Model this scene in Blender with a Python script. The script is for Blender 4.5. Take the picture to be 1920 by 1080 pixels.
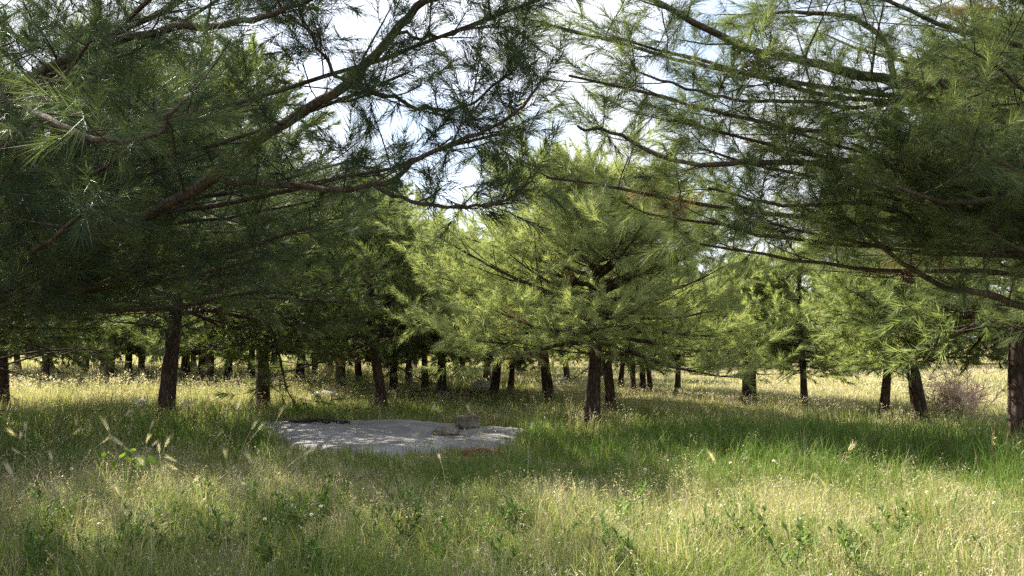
import bpy, math
import numpy as np
from mathutils import Vector

scene = bpy.context.scene
for o in list(bpy.data.objects):
    bpy.data.objects.remove(o)
COL = scene.collection
R = math.radians

# ------------------------------------------------------------------ camera
cam_data = bpy.data.cameras.new("camera")
cam = bpy.data.objects.new("camera", cam_data)
COL.objects.link(cam)
cam.location = (0, 0, 1.5)
cam.rotation_euler = (R(90) + math.atan(100 / 1450), 0, 0)
cam_data.sensor_width = 36.0
cam_data.lens = 36.0 * 1450 / 1920
cam_data.clip_start = 0.05
cam_data.clip_end = 3000
scene.camera = cam

# ------------------------------------------------------------------ sky and sun
SUN_AZ = 51.0      # degrees to the left of straight ahead
SUN_EL = 40.0
world = bpy.data.worlds.new("World")
scene.world = world
world.use_nodes = True
wn = world.node_tree
wn.nodes.clear()
w_out = wn.nodes.new("ShaderNodeOutputWorld")
w_bg = wn.nodes.new("ShaderNodeBackground")
w_sky = wn.nodes.new("ShaderNodeTexSky")
w_sky.sky_type = 'NISHITA'
w_sky.sun_disc = False
w_sky.sun_elevation = R(SUN_EL)
w_sky.sun_rotation = R(-SUN_AZ % 360)
w_sky.air_density = 1.0
w_sky.dust_density = 1.6
w_sky.ozone_density = 1.0
w_bg.inputs['Strength'].default_value = 0.075
# broken thin cloud, the same over the whole dome
w_tc = wn.nodes.new("ShaderNodeTexCoord")
w_no = wn.nodes.new("ShaderNodeTexNoise")
w_no.inputs['Scale'].default_value = 3.2
w_no.inputs['Detail'].default_value = 6
w_no.inputs['Roughness'].default_value = 0.55
w_rp = wn.nodes.new("ShaderNodeMapRange")
w_rp.inputs[1].default_value = 0.30
w_rp.inputs[2].default_value = 0.56
w_mx = wn.nodes.new("ShaderNodeMix")
w_mx.data_type = 'RGBA'
w_mx.inputs[7].default_value = (5.6, 5.8, 6.3, 1)
wn.links.new(w_tc.outputs['Generated'], w_no.inputs['Vector'])
wn.links.new(w_no.outputs['Fac'], w_rp.inputs[0])
wn.links.new(w_rp.outputs[0], w_mx.inputs[0])
wn.links.new(w_sky.outputs[0], w_mx.inputs[6])
wn.links.new(w_mx.outputs[2], w_bg.inputs['Color'])
wn.links.new(w_bg.outputs[0], w_out.inputs['Surface'])

sun_data = bpy.data.lights.new("sun", 'SUN')
sun_data.energy = 5.0
sun_data.angle = R(0.53)
sun_data.color = (1.0, 0.92, 0.79)
sun = bpy.data.objects.new("sun", sun_data)
COL.objects.link(sun)
_to_sun = Vector((-math.sin(R(SUN_AZ)) * math.cos(R(SUN_EL)), math.cos(R(SUN_AZ)) * math.cos(R(SUN_EL)), math.sin(R(SUN_EL))))
sun.rotation_euler = (-_to_sun).to_track_quat('-Z', 'Y').to_euler()

scene.view_settings.view_transform = 'Standard'
scene.view_settings.look = 'None'
scene.view_settings.exposure = 2.1
scene.view_settings.gamma = 1.0
scene.view_settings.use_curve_mapping = False
cy = scene.cycles
cy.max_bounces = 3
cy.diffuse_bounces = 2
cy.glossy_bounces = 1
cy.transmission_bounces = 2
cy.transparent_max_bounces = 4
cy.caustics_reflective = False
cy.caustics_refractive = False
cy.use_adaptive_sampling = True
cy.adaptive_threshold = 0.008
cy.use_denoising = False
try:
    cy.denoiser = 'OPENIMAGEDENOISE'
except Exception:
    pass
cy.sample_clamp_indirect = 4
cy.sample_clamp_direct = 12
cy.use_light_tree = False


# ------------------------------------------------------------------ material helpers
def new_mat(name):
    m = bpy.data.materials.new(name)
    m.use_nodes = True
    nt = m.node_tree
    nt.nodes.clear()
    out = nt.nodes.new("ShaderNodeOutputMaterial")
    return m, nt, out


def node(nt, kind, **kw):
    n = nt.nodes.new(kind)
    for k, v in kw.items():
        if k in n.inputs:
            n.inputs[k].default_value = v
        else:
            setattr(n, k, v)
    return n


def ramp(nt, stops):
    r = nt.nodes.new("ShaderNodeValToRGB")
    e = r.color_ramp.elements
    while len(e) < len(stops):
        e.new(0.5)
    for i, (p, c) in enumerate(stops):
        e[i].position = p
        e[i].color = (*c, 1)
    return r


def leaf_material(name, stops, trans=0.35, rough=0.5, spec=0.35, trans_gain=(1.25, 1.25, 0.7)):
    """thin leaf: reflecting + letting light through; colour from the leaf's own 'tint'"""
    m, nt, out = new_mat(name)
    at = node(nt, "ShaderNodeAttribute", attribute_name="tint")
    rp = ramp(nt, stops)
    nt.links.new(at.outputs['Fac'], rp.inputs[0])
    p = node(nt, "ShaderNodeBsdfPrincipled", Roughness=rough)
    p.inputs['Specular IOR Level'].default_value = spec
    nt.links.new(rp.outputs[0], p.inputs['Base Color'])
    g = node(nt, "ShaderNodeMix", data_type='RGBA', blend_type='MULTIPLY')
    g.inputs[0].default_value = 1.0
    g.inputs[7].default_value = (*trans_gain, 1)
    nt.links.new(rp.outputs[0], g.inputs[6])
    t = node(nt, "ShaderNodeBsdfTranslucent")
    nt.links.new(g.outputs[2], t.inputs['Color'])
    mx = node(nt, "ShaderNodeMixShader")
    mx.inputs[0].default_value = trans
    nt.links.new(p.outputs[0], mx.inputs[1])
    nt.links.new(t.outputs[0], mx.inputs[2])
    nt.links.new(mx.outputs[0], out.inputs['Surface'])
    return m


M = {}
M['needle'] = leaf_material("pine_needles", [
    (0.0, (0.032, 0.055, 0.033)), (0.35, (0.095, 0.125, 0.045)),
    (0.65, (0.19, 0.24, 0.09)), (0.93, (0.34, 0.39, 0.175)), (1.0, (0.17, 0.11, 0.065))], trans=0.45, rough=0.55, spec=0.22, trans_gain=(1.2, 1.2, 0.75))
M['dead_needle'] = leaf_material("dead_needles", [
    (0.0, (0.11, 0.052, 0.03)), (1.0, (0.25, 0.14, 0.08))], trans=0.3, rough=0.6, spec=0.2)
M['grass'] = leaf_material("meadow_grass", [
    (0.0, (0.065, 0.12, 0.022)), (0.25, (0.12, 0.19, 0.036)), (0.45, (0.20, 0.25, 0.065)),
    (0.62, (0.31, 0.31, 0.14)), (0.80, (0.41, 0.36, 0.235)), (0.93, (0.50, 0.46, 0.36)), (1.0, (0.22, 0.14, 0.085))],
    trans=0.38, rough=0.5, spec=0.3, trans_gain=(1.2, 1.2, 0.75))
M['weed'] = leaf_material("weed_leaf", [
    (0.0, (0.05, 0.10, 0.025)), (1.0, (0.16, 0.26, 0.04))], trans=0.4, rough=0.7, spec=0.12)
M['straw'] = leaf_material("barley_straw", [
    (0.0, (0.36, 0.34, 0.20)), (1.0, (0.60, 0.55, 0.43))], trans=0.35, rough=0.55, spec=0.3)
M['petal'] = leaf_material("white_petals", [(0.0, (0.78, 0.78, 0.74)), (1.0, (0.85, 0.84, 0.80))], trans=0.3, rough=0.6)
M['twig_pale'] = leaf_material("dry_twigs", [(0.0, (0.52, 0.38, 0.27)), (1.0, (0.74, 0.58, 0.44))], trans=0.05, rough=0.8, spec=0.1)


def bark_material(name, dark, mid, light, scale=1.0, bump=0.6):
    m, nt, out = new_mat(name)
    tc = node(nt, "ShaderNodeTexCoord")
    mp = node(nt, "ShaderNodeMapping")
    mp.inputs['Scale'].default_value = (14 * scale, 14 * scale, 4.0 * scale)
    vo = node(nt, "ShaderNodeTexVoronoi", feature='DISTANCE_TO_EDGE', Scale=1.6)
    no = node(nt, "ShaderNodeTexNoise", Scale=1.5, Detail=8.0, Roughness=0.65)
    no2 = node(nt, "ShaderNodeTexNoise", Scale=0.35, Detail=3.0)
    nt.links.new(tc.outputs['Object'], mp.inputs[0])
    wv = node(nt, "ShaderNodeMix", data_type='RGBA', blend_type='ADD')
    wv.inputs[0].default_value = 0.9
    nt.links.new(mp.outputs[0], wv.inputs[6])
    nt.links.new(mp.outputs[0], no.inputs['Vector'])
    nt.links.new(no.outputs['Color'], wv.inputs[7])
    nt.links.new(wv.outputs[2], vo.inputs['Vector'])
    nt.links.new(mp.outputs[0], no2.inputs['Vector'])
    r1 = ramp(nt, [(0.0, dark), (0.12, mid), (0.5, light)])
    nt.links.new(vo.outputs['Distance'], r1.inputs[0])
    r2 = ramp(nt, [(0.3, (0.55, 0.52, 0.50)), (0.7, (1.15, 1.1, 1.05))])
    nt.links.new(no2.outputs['Fac'], r2.inputs[0])
    mu = node(nt, "ShaderNodeMix", data_type='RGBA', blend_type='MULTIPLY')
    mu.inputs[0].default_value = 1.0
    nt.links.new(r1.outputs[0], mu.inputs[6])
    nt.links.new(r2.outputs[0], mu.inputs[7])
    ad = node(nt, "ShaderNodeMath", operation='ADD')
    sm = node(nt, "ShaderNodeMath", operation='MINIMUM')
    sm.inputs[1].default_value = 0.35
    nt.links.new(vo.outputs['Distance'], sm.inputs[0])
    ml = node(nt, "ShaderNodeMath", operation='MULTIPLY')
    ml.inputs[1].default_value = 0.35
    nt.links.new(no.outputs['Fac'], ml.inputs[0])
    nt.links.new(sm.outputs[0], ad.inputs[0])
    nt.links.new(ml.outputs[0], ad.inputs[1])
    bp = node(nt, "ShaderNodeBump", Strength=bump, Distance=0.03)
    nt.links.new(ad.outputs[0], bp.inputs['Height'])
    p = node(nt, "ShaderNodeBsdfPrincipled", Roughness=0.9)
    p.inputs['Specular IOR Level'].default_value = 0.15
    nt.links.new(mu.outputs[2], p.inputs['Base Color'])
    nt.links.new(bp.outputs[0], p.inputs['Normal'])
    nt.links.new(p.outputs[0], out.inputs['Surface'])
    return m


M['bark'] = bark_material("pine_bark", (0.02, 0.015, 0.012), (0.06, 0.042, 0.032), (0.125, 0.088, 0.068))
M['limb'] = bark_material("limb_bark", (0.035, 0.028, 0.023), (0.075, 0.06, 0.05), (0.125, 0.105, 0.09), scale=2.5, bump=0.4)


def stone_material(name, c0, c1, c2, scale=4.0, bump=0.5, cracks=True):
    m, nt, out = new_mat(name)
    tc = node(nt, "ShaderNodeTexCoord")
    no = node(nt, "ShaderNodeTexNoise", Scale=scale, Detail=10.0, Roughness=0.68)
    n2 = node(nt, "ShaderNodeTexNoise", Scale=scale * 0.22, Detail=4.0)
    nt.links.new(tc.outputs['Object'], no.inputs['Vector'])
    nt.links.new(tc.outputs['Object'], n2.inputs['Vector'])
    r1 = ramp(nt, [(0.30, c0), (0.52, c1), (0.72, c2)])
    nt.links.new(no.outputs['Fac'], r1.inputs[0])
    r2 = ramp(nt, [(0.32, (0.62, 0.60, 0.56)), (0.62, (1.05, 1.05, 1.05))])
    nt.links.new(n2.outputs['Fac'], r2.inputs[0])
    mu = node(nt, "ShaderNodeMix", data_type='RGBA', blend_type='MULTIPLY')
    mu.inputs[0].default_value = 1.0
    nt.links.new(r1.outputs[0], mu.inputs[6])
    nt.links.new(r2.outputs[0], mu.inputs[7])
    bp = node(nt, "ShaderNodeBump", Strength=bump, Distance=0.03)
    nt.links.new(no.outputs['Fac'], bp.inputs['Height'])
    p = node(nt, "ShaderNodeBsdfPrincipled", Roughness=0.9)
    p.inputs['Specular IOR Level'].default_value = 0.2
    nt.links.new(mu.outputs[2], p.inputs['Base Color'])
    nt.links.new(bp.outputs[0], p.inputs['Normal'])
    nt.links.new(p.outputs[0], out.inputs['Surface'])
    return m


M['slab'] = stone_material("slab_stone", (0.12, 0.12, 0.12), (0.20, 0.20, 0.205), (0.25, 0.25, 0.255), scale=2.2, bump=0.15)
M['rock'] = stone_material("grey_brown_rock", (0.075, 0.062, 0.05), (0.16, 0.135, 0.11), (0.27, 0.245, 0.21), scale=9.0, bump=0.8)
M['pale_rock'] = stone_material("pale_rock", (0.36, 0.33, 0.29), (0.52, 0.50, 0.46), (0.66, 0.64, 0.60), scale=9.0)
M['ash'] = stone_material("charred_ash", (0.012, 0.012, 0.012), (0.03, 0.028, 0.027), (0.075, 0.07, 0.065), scale=14.0, bump=1.0)
M['cone'] = stone_material("cone_scales", (0.05, 0.03, 0.02), (0.12, 0.07, 0.045), (0.22, 0.14, 0.09), scale=30.0)


def ground_material():
    m, nt, out = new_mat("meadow_ground")
    tc = node(nt, "ShaderNodeTexCoord")
    n1 = node(nt, "ShaderNodeTexNoise", Scale=0.25, Detail=5.0, Roughness=0.6)
    n2 = node(nt, "ShaderNodeTexNoise", Scale=9.0, Detail=8.0, Roughness=0.7)
    n3 = node(nt, "ShaderNodeTexNoise", Scale=60.0, Detail=4.0, Roughness=0.7)
    for n in (n1, n2, n3):
        nt.links.new(tc.outputs['Object'], n.inputs['Vector'])
    r1 = ramp(nt, [(0.35, (0.13, 0.15, 0.05)), (0.5, (0.27, 0.24, 0.11)), (0.65, (0.36, 0.30, 0.17))])
    nt.links.new(n1.outputs['Fac'], r1.inputs[0])
    r2 = ramp(nt, [(0.3, (0.40, 0.34, 0.27)), (0.6, (1.0, 1.0, 1.0))])
    nt.links.new(n2.outputs['Fac'], r2.inputs[0])
    mu = node(nt, "ShaderNodeMix", data_type='RGBA', blend_type='MULTIPLY')
    mu.inputs[0].default_value = 1.0
    nt.links.new(r1.outputs[0], mu.inputs[6])
    nt.links.new(r2.outputs[0], mu.inputs[7])
    ad = node(nt, "ShaderNodeMath", operation='ADD')
    nt.links.new(n2.outputs['Fac'], ad.inputs[0])
    nt.links.new(n3.outputs['Fac'], ad.inputs[1])
    bp = node(nt, "ShaderNodeBump", Strength=1.0, Distance=0.06)
    nt.links.new(ad.outputs[0], bp.inputs['Height'])
    p = node(nt, "ShaderNodeBsdfPrincipled", Roughness=1.0)
    p.inputs['Specular IOR Level'].default_value = 0.05
    nt.links.new(mu.outputs[2], p.inputs['Base Color'])
    nt.links.new(bp.outputs[0], p.inputs['Normal'])
    nt.links.new(p.outputs[0], out.inputs['Surface'])
    return m


M['ground'] = ground_material()


# ------------------------------------------------------------------ mesh helpers (numpy)
class Geo:
    """gathers vertices, faces and one tint value per vertex"""
    def __init__(self):
        self.v, self.q, self.t, self.tint, self.n = [], [], [], [], 0

    def add(self, v, quads=None, tris=None, tint=0.5):
        v = np.asarray(v, dtype=np.float32).reshape(-1, 3)
        if quads is not None and len(quads):
            self.q.append(np.asarray(quads, dtype=np.int64).reshape(-1, 4) + self.n)
        if tris is not None and len(tris):
            self.t.append(np.asarray(tris, dtype=np.int64).reshape(-1, 3) + self.n)
        tt = np.broadcast_to(np.asarray(tint, dtype=np.float32), (len(v),))
        self.tint.append(tt)
        self.v.append(v)
        self.n += len(v)

    def mesh(self, name, mat, smooth=True, tint=True):
        me = bpy.data.meshes.new(name)
        v = np.concatenate(self.v)
        q = np.concatenate(self.q) if self.q else np.zeros((0, 4), np.int64)
        t = np.concatenate(self.t) if self.t else np.zeros((0, 3), np.int64)
        loops = np.concatenate([q.ravel(), t.ravel()]).astype(np.int32)
        starts = np.concatenate([np.arange(len(q)) * 4, len(q) * 4 + np.arange(len(t)) * 3]).astype(np.int32)
        me.vertices.add(len(v))
        me.vertices.foreach_set("co", v.ravel())
        me.loops.add(len(loops))
        me.loops.foreach_set("vertex_index", loops)
        me.polygons.add(len(starts))
        me.polygons.foreach_set("loop_start", starts)
        me.polygons.foreach_set("use_smooth", np.full(len(starts), smooth, dtype=bool))
        if tint:
            a = me.attributes.new("tint", 'FLOAT', 'POINT')
            a.data.foreach_set("value", np.concatenate(self.tint))
        me.update(calc_edges=True)
        me.materials.append(M[mat] if isinstance(mat, str) else mat)
        return me


def link(name, data, parent=None, loc=(0, 0, 0), rot=(0, 0, 0), scale=1.0):
    o = bpy.data.objects.new(name, data)
    COL.objects.link(o)
    o.location = loc
    o.rotation_euler = rot
    o.scale = (scale,) * 3 if not hasattr(scale, '__len__') else scale
    if parent is not None:
        o.parent = parent
    return o


def tag(o, label=None, category=None, group=None, kind=None):
    for k, v in (("label", label), ("category", category), ("group", group), ("kind", kind)):
        if v:
            o[k] = v
    return o


def copy_tree(root):
    r = root.copy()
    COL.objects.link(r)
    for ch in root.children:
        c = ch.copy()
        COL.objects.link(c)
        c.parent = r
        for g in ch.children:
            d = g.copy()
            COL.objects.link(d)
            d.parent = c
    return r


def norm(a):
    return a / (np.linalg.norm(a, axis=-1, keepdims=True) + 1e-9)


def tube(g, pts, rad, sides=6, tint=0.5, bark=0.0, seed=0, cap=True):
    pts = np.asarray(pts, float)
    rad = np.asarray(rad, float)
    n = len(pts)
    tan = norm(np.gradient(pts, axis=0))
    ref = np.array([0, 0, 1.0]) if abs(tan[0, 2]) < 0.8 else np.array([1.0, 0, 0])
    a = norm(np.cross(tan, ref))
    b = np.cross(tan, a)
    th = np.linspace(0, 2 * np.pi, sides, endpoint=False)
    r = np.repeat(rad[:, None], sides, 1)
    if bark:
        rr = np.random.default_rng(seed)
        ph = rr.uniform(0, 6.28, 6)
        zz = np.arange(n)[:, None] * 0.35
        r = r * (1 + bark * (0.5 * np.sin(7 * th + ph[0] + 0.6 * np.sin(zz + ph[1])) + 0.35 * np.sin(11 * th + ph[2] + zz)
                             + 0.5 * np.sin(3 * th + ph[3] + 0.4 * zz)) + bark * 0.6 * rr.uniform(-1, 1, r.shape))
    ring = pts[:, None, :] + r[..., None] * (np.cos(th)[None, :, None] * a[:, None, :] + np.sin(th)[None, :, None] * b[:, None, :])
    i = np.arange(n - 1)[:, None] * sides
    j = np.arange(sides)[None, :]
    k = (j + 1) % sides
    quads = np.stack([i + j, i + k, i + sides + k, i + sides + j], -1).reshape(-1, 4)
    v = ring.reshape(-1, 3)
    tris = None
    if cap:
        v = np.vstack([v, pts[-1] + tan[-1] * rad[-1] * 0.7])
        e = (n - 1) * sides
        tris = [(e + q, e + (q + 1) % sides, n * sides) for q in range(sides)]
    g.add(v, quads, tris, tint)


def resample(pts, n):
    """smooth (Catmull-Rom) resampling of a hand-laid polyline"""
    p = np.asarray(pts, float)
    p = np.vstack([2 * p[0] - p[1], p, 2 * p[-1] - p[-2]])
    m = len(p) - 3
    out = []
    for s in np.linspace(0, m - 1e-6, n):
        i = int(s)
        f = s - i
        a, b, c, d = p[i], p[i + 1], p[i + 2], p[i + 3]
        out.append(0.5 * (2 * b + (c - a) * f + (2 * a - 5 * b + 4 * c - d) * f * f + (3 * b - a - 3 * c + d) * f ** 3))
    return np.array(out)


# value noise on a plane, used for terrain and for where the grass is dry or tall
_ng = np.random.default_rng(77)
_NT = _ng.random((256, 256))


def vnoise(x, y, s):
    x = np.asarray(x, float) * s + 1000.3
    y = np.asarray(y, float) * s + 1000.7
    xi, yi = np.floor(x).astype(int), np.floor(y).astype(int)
    fx, fy = x - xi, y - yi
    fx, fy = fx * fx * (3 - 2 * fx), fy * fy * (3 - 2 * fy)
    a = _NT[xi % 256, yi % 256]
    b = _NT[(xi + 1) % 256, yi % 256]
    c = _NT[xi % 256, (yi + 1) % 256]
    d = _NT[(xi + 1) % 256, (yi + 1) % 256]
    return (a * (1 - fx) + b * fx) * (1 - fy) + (c * (1 - fx) + d * fx) * fy


def blob(x, y, cx, cy_, rx, ry):
    return np.exp(-(((x - cx) / rx) ** 2 + ((y - cy_) / ry) ** 2))


def sstep(a, b, x):
    t = np.clip((x - a) / (b - a), 0, 1)
    return t * t * (3 - 2 * t)


def terrain(x, y):
    x, y = np.asarray(x, float), np.asarray(y, float)
    z = 0.25 * blob(x, y, -5.8, 13.2, 3.0, 2.8)
    z = z + 0.10 * (vnoise(x, y, 0.22) - 0.5) * sstep(14, 22, np.hypot(x, y)) + 0.05 * (vnoise(x, y, 0.9) - 0.5)
    z = z + 0.006 * np.maximum(np.hypot(x, y) - 40, 0)
    slab = sstep(1.4, 0.9, np.hypot((x + 1.9) / 2.4, (y - 12.0) / 2.7))
    return z * (1 - slab)


# ------------------------------------------------------------------ ground
def build_ground():
    g = Geo()
    u = np.concatenate([[-900, -400, -180, -100, -70], np.arange(-50, 50.1, 0.5), [70, 100, 180, 400, 900]])
    w = np.concatenate([[-300, -120, -50, -25, -12], np.arange(-6, 60.1, 0.5), [70, 90, 120, 180, 300, 600, 1200]])
    X, Y = np.meshgrid(u, w)
    Z = terrain(X, Y)
    Z = np.minimum(Z, 0.9)
    n, m = X.shape
    i = np.arange(n - 1)[:, None] * m
    j = np.arange(m - 1)[None, :]
    q = np.stack([i + j, i + j + 1, i + m + j + 1, i + m + j], -1).reshape(-1, 4)
    g.add(np.stack([X, Y, Z], -1).reshape(-1, 3), q)
    tag(link("ground", g.mesh("ground", 'ground', tint=False)), "gently rolling meadow soil under the grass between the pines", "ground", kind="structure")


build_ground()


# ------------------------------------------------------------------ pine trees
UP = np.array([0, 0, 1.0])


class Shoots:
    def __init__(self):
        self.p, self.d, self.l, self.c = [], [], [], []

    def add(self, p, d, l, c=0.0):
        self.p.append(p)
        self.d.append(d)
        self.l.append(l)
        self.c.append(c)

    def needles(self, rng, per, length, width, droop=0.12, bend=False):
        P = np.array(self.p)
        D = norm(np.array(self.d))
        L = np.array(self.l)
        C = np.array(self.c)
        cnt = np.maximum(6, (per * L / 0.3 * rng.uniform(0.75, 1.25, len(L)))).astype(int)
        idx = np.repeat(np.arange(len(P)), cnt)
        n = len(idx)
        u = rng.random(n) ** 0.75
        base = P[idx] + D[idx] * (L[idx] * u)[:, None]
        r = norm(rng.normal(size=(n, 3)))
        r = norm(r - D[idx] * np.sum(r * D[idx], 1, keepdims=True))
        ang = (0.95 - 0.55 * u) * rng.uniform(0.6, 1.25, n)
        d = D[idx] * np.cos(ang)[:, None] + r * np.sin(ang)[:, None]
        d = norm(d - UP * droop)
        ln = length * rng.uniform(0.65, 1.15, n)
        side = norm(np.cross(d, rng.normal(size=(n, 3))))
        w = width * rng.uniform(0.8, 1.25, n)
        tip = base + d * ln[:, None]
        if bend:
            tip = tip - UP * (ln * 0.10)[:, None]
        v = np.empty((n, 3, 3), np.float32)
        v[:, 0] = base - side * (w * 0.5)[:, None]
        v[:, 1] = base + side * (w * 0.5)[:, None]
        v[:, 2] = tip
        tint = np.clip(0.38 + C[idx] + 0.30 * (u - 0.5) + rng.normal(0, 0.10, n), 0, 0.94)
        tint = np.where((rng.random(n) < 0.012) | (C[idx] > 2), 1.0, tint)
        return v.reshape(-1, 3), np.arange(n * 3).reshape(-1, 3), np.repeat(tint, 3)


def sprout(g, sh, rng, path, r0, r1, sub_n, sub_len, sh_n, sh_len, start=0.3, up=0.35, flat=1.0, twig_sides=3, tone=0.0, tipshoots=3):
    """twigs and needle shoots along one limb path"""
    path = np.asarray(path)
    seg = np.linalg.norm(np.diff(path, axis=0), axis=1)
    cum = np.concatenate([[0], np.cumsum(seg)])
    tot = cum[-1]

    def at(s):
        s = np.clip(s, 0, 1) * tot
        i = min(np.searchsorted(cum, s, side='right') - 1, len(seg) - 1)
        f = (s - cum[i]) / (seg[i] + 1e-9)
        return path[i] * (1 - f) + path[i + 1] * f, norm(path[i + 1] - path[i])

    flip = 1
    for k in range(sub_n):
        s = start + (1 - start) * (k + rng.uniform(0.1, 0.9)) / sub_n
        p, t = at(s)
        sd = np.cross(t, UP)
        sd = norm(sd + 1e-3) * flip
        flip = -flip
        a = R(rng.uniform(32, 68))
        d = norm(t * math.cos(a) + sd * math.sin(a) * flat + UP * rng.uniform(-0.15, 0.75) * up + rng.normal(0, 0.18, 3))
        ln = sub_len * (1.1 - 0.62 * s) * rng.uniform(0.6, 1.25)
        pts = [p]
        dd = d
        for q in range(4):
            dd = norm(dd + UP * 0.10 * up * 2 + rng.normal(0, 0.08, 3))
            pts.append(pts[-1] + dd * ln / 4)
        pts = np.array(pts)
        rr = max(0.004, (r0 * (1 - s) + r1 * s) * 0.5)
        tube(g, pts, np.linspace(rr, 0.0035, 5), twig_sides, cap=False)
        c = tone + rng.normal(0, 0.09) + (5.0 if rng.random() < 0.002 else 0.0)
        for m in range(sh_n):
            f = 0.25 + 0.75 * (m + rng.uniform(0, 1)) / sh_n
            i = min(int(f * 4), 3)
            pp = pts[i] + (pts[i + 1] - pts[i]) * (f * 4 - i)
            tt = norm(pts[i + 1] - pts[i])
            sdir = norm(tt * rng.uniform(0.5, 1.0) + norm(rng.normal(size=3)) * 0.95 + UP * up * rng.uniform(0.2, 1.0))
            sh.add(pp, sdir, sh_len * rng.uniform(0.6, 1.2), c + rng.normal(0, 0.06))
        sh.add(pts[-1], norm(dd + UP * 0.2), sh_len * 1.1, c + 0.06)
    p, t = at(1.0)
    for m in range(tipshoots):
        sh.add(p - t * 0.1 * m, norm(t + rng.normal(0, 0.35, 3) + UP * up * 0.6), sh_len * 1.15, tone + 0.06)


def trunk_path(H, lean, rng, n=14, wob=0.05):
    z = np.concatenate([[-0.3, 0.0, 0.12, 0.3], np.linspace(0.6, H, n)])
    w1, w2 = rng.uniform(0, 6.28, 2)
    t = np.clip(z, 0, None) / H
    x = lean[0] * np.sin(t * 1.5) * H + wob * np.sin(t * 7 + w1) * t
    y = lean[1] * np.sin(t * 1.5) * H + wob * np.sin(t * 6 + w2) * t
    return np.stack([x, y, z], 1)


def trunk_radius(z, H, r0):
    t = np.clip(z / H, 0, 1)
    return r0 * (0.96 * (1 - t) ** 0.75 + 0.03) * (1 + 0.28 * np.exp(-np.clip(z, 0, 9) / 0.16))


def dead_twigs(g, rng, path, H, r0, z0, z1, n, reach):
    for k in range(n):
        z = rng.uniform(z0, z1)
        i = np.searchsorted(path[:, 2], z)
        p = path[min(i, len(path) - 1)].copy()
        p[2] = z
        az = rng.uniform(0, 2 * np.pi)
        d = np.array([math.cos(az), math.sin(az), rng.uniform(-0.25, 0.35)])
        ln = reach * rng.uniform(0.35, 1.0)
        pts = [p]
        for q in range(5):
            d = norm(d + rng.normal(0, 0.16, 3) + UP * 0.04)
            pts.append(pts[-1] + d * ln / 5)
        pts = np.array(pts)
        tube(g, pts, np.linspace(0.014, 0.004, 6), 4, cap=False)
        for m in range(rng.integers(3, 7)):
            j = rng.integers(1, 5)
            dd = norm(pts[j + 1] - pts[j] + norm(rng.normal(size=3)) * 0.22)
            q = [pts[j]]
            for _ in range(3):
                dd = norm(dd + rng.normal(0, 0.25, 3))
                q.append(q[-1] + dd * ln * rng.uniform(0.06, 0.16))
            tube(g, q, [0.006, 0.005, 0.004, 0.003], 3, cap=False)


def pine_meshes(name, seed, H, base, Rc, r0, limbs, sub_n, sh_n, per, nl, nw, sh_len=0.30, tone=0.0, lean=(0, 0), skew=(0, 0), dead=8, top_pow=0.75):
    """(trunk with limbs, needle crown) of one pine; H height, base crown base, Rc crown radius"""
    rng = np.random.default_rng(seed)
    g, sh = Geo(), Shoots()
    tp = trunk_path(H, lean, rng, n=22)
    tube(g, tp, trunk_radius(tp[:, 2], H, r0), 20, bark=0.05, seed=seed)
    ga = rng.uniform(0, 6.28)
    for k in range(limbs):
        f = (k + rng.uniform(0, 1)) / limbs
        f = f ** 1.15
        z = base + (H * 0.97 - base) * f
        p = np.array([np.interp(z, tp[:, 2], tp[:, 0]), np.interp(z, tp[:, 2], tp[:, 1]), z])
        az = ga + k * 2.39996 + rng.normal(0, 0.3)
        L = Rc * ((1 - f) ** top_pow * 0.92 + 0.12) * rng.uniform(0.58, 1.16)
        if f < 0.12:
            L *= 0.85
        L *= 1 + skew[0] * math.cos(az) + skew[1] * math.sin(az)
        el = R(-6 + 52 * f + rng.normal(0, 8))
        d = np.array([math.cos(az) * math.cos(el), math.sin(az) * math.cos(el), math.sin(el)])
        pts = [p]
        for q in range(6):
            d = norm(d + UP * (0.08 if q > 2 else -0.02) + rng.normal(0, 0.07, 3))
            pts.append(pts[-1] + d * L / 6)
        pts = np.array(pts)
        rl = min(0.045, 0.010 + 0.013 * L)
        tube(g, pts, np.linspace(rl, 0.006, 7), 5, cap=False)
        sprout(g, sh, rng, pts, rl, 0.006, sub_n, 0.42 * L + 0.25, sh_n, sh_len, start=0.14 if f > 0.25 else 0.22, up=0.38, tone=tone)
    # leader
    for q in range(6):
        sh.add(tp[-1] - UP * 0.12 * q, norm(UP + rng.normal(0, 0.35, 3)), sh_len * 1.2, tone + 0.05)
    dead_twigs(g, rng, tp, H, r0, base * 0.78, base + 0.5, dead, Rc * 0.75)
    c = Geo()
    v, t, tint = sh.needles(rng, per, nl, nw)
    c.add(v, None, t, tint)
    return g.mesh(name + "_trunk", 'bark'), c.mesh(name + "_crown", 'needle', smooth=False)


def pine(meshes, x, y, label, rz=0, scale=1.0, tilt=(0, 0), group=None, name="pine_tree"):
    z = float(terrain(x, y))
    root = link(name, None, None, (x, y, z), (R(tilt[0]), R(tilt[1]), R(rz)), scale)
    root.empty_display_size = 0.3
    tag(root, label, "pine tree", group)
    link("trunk", meshes[0], root)
    link("crown", meshes[1], root)
    return root


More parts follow.
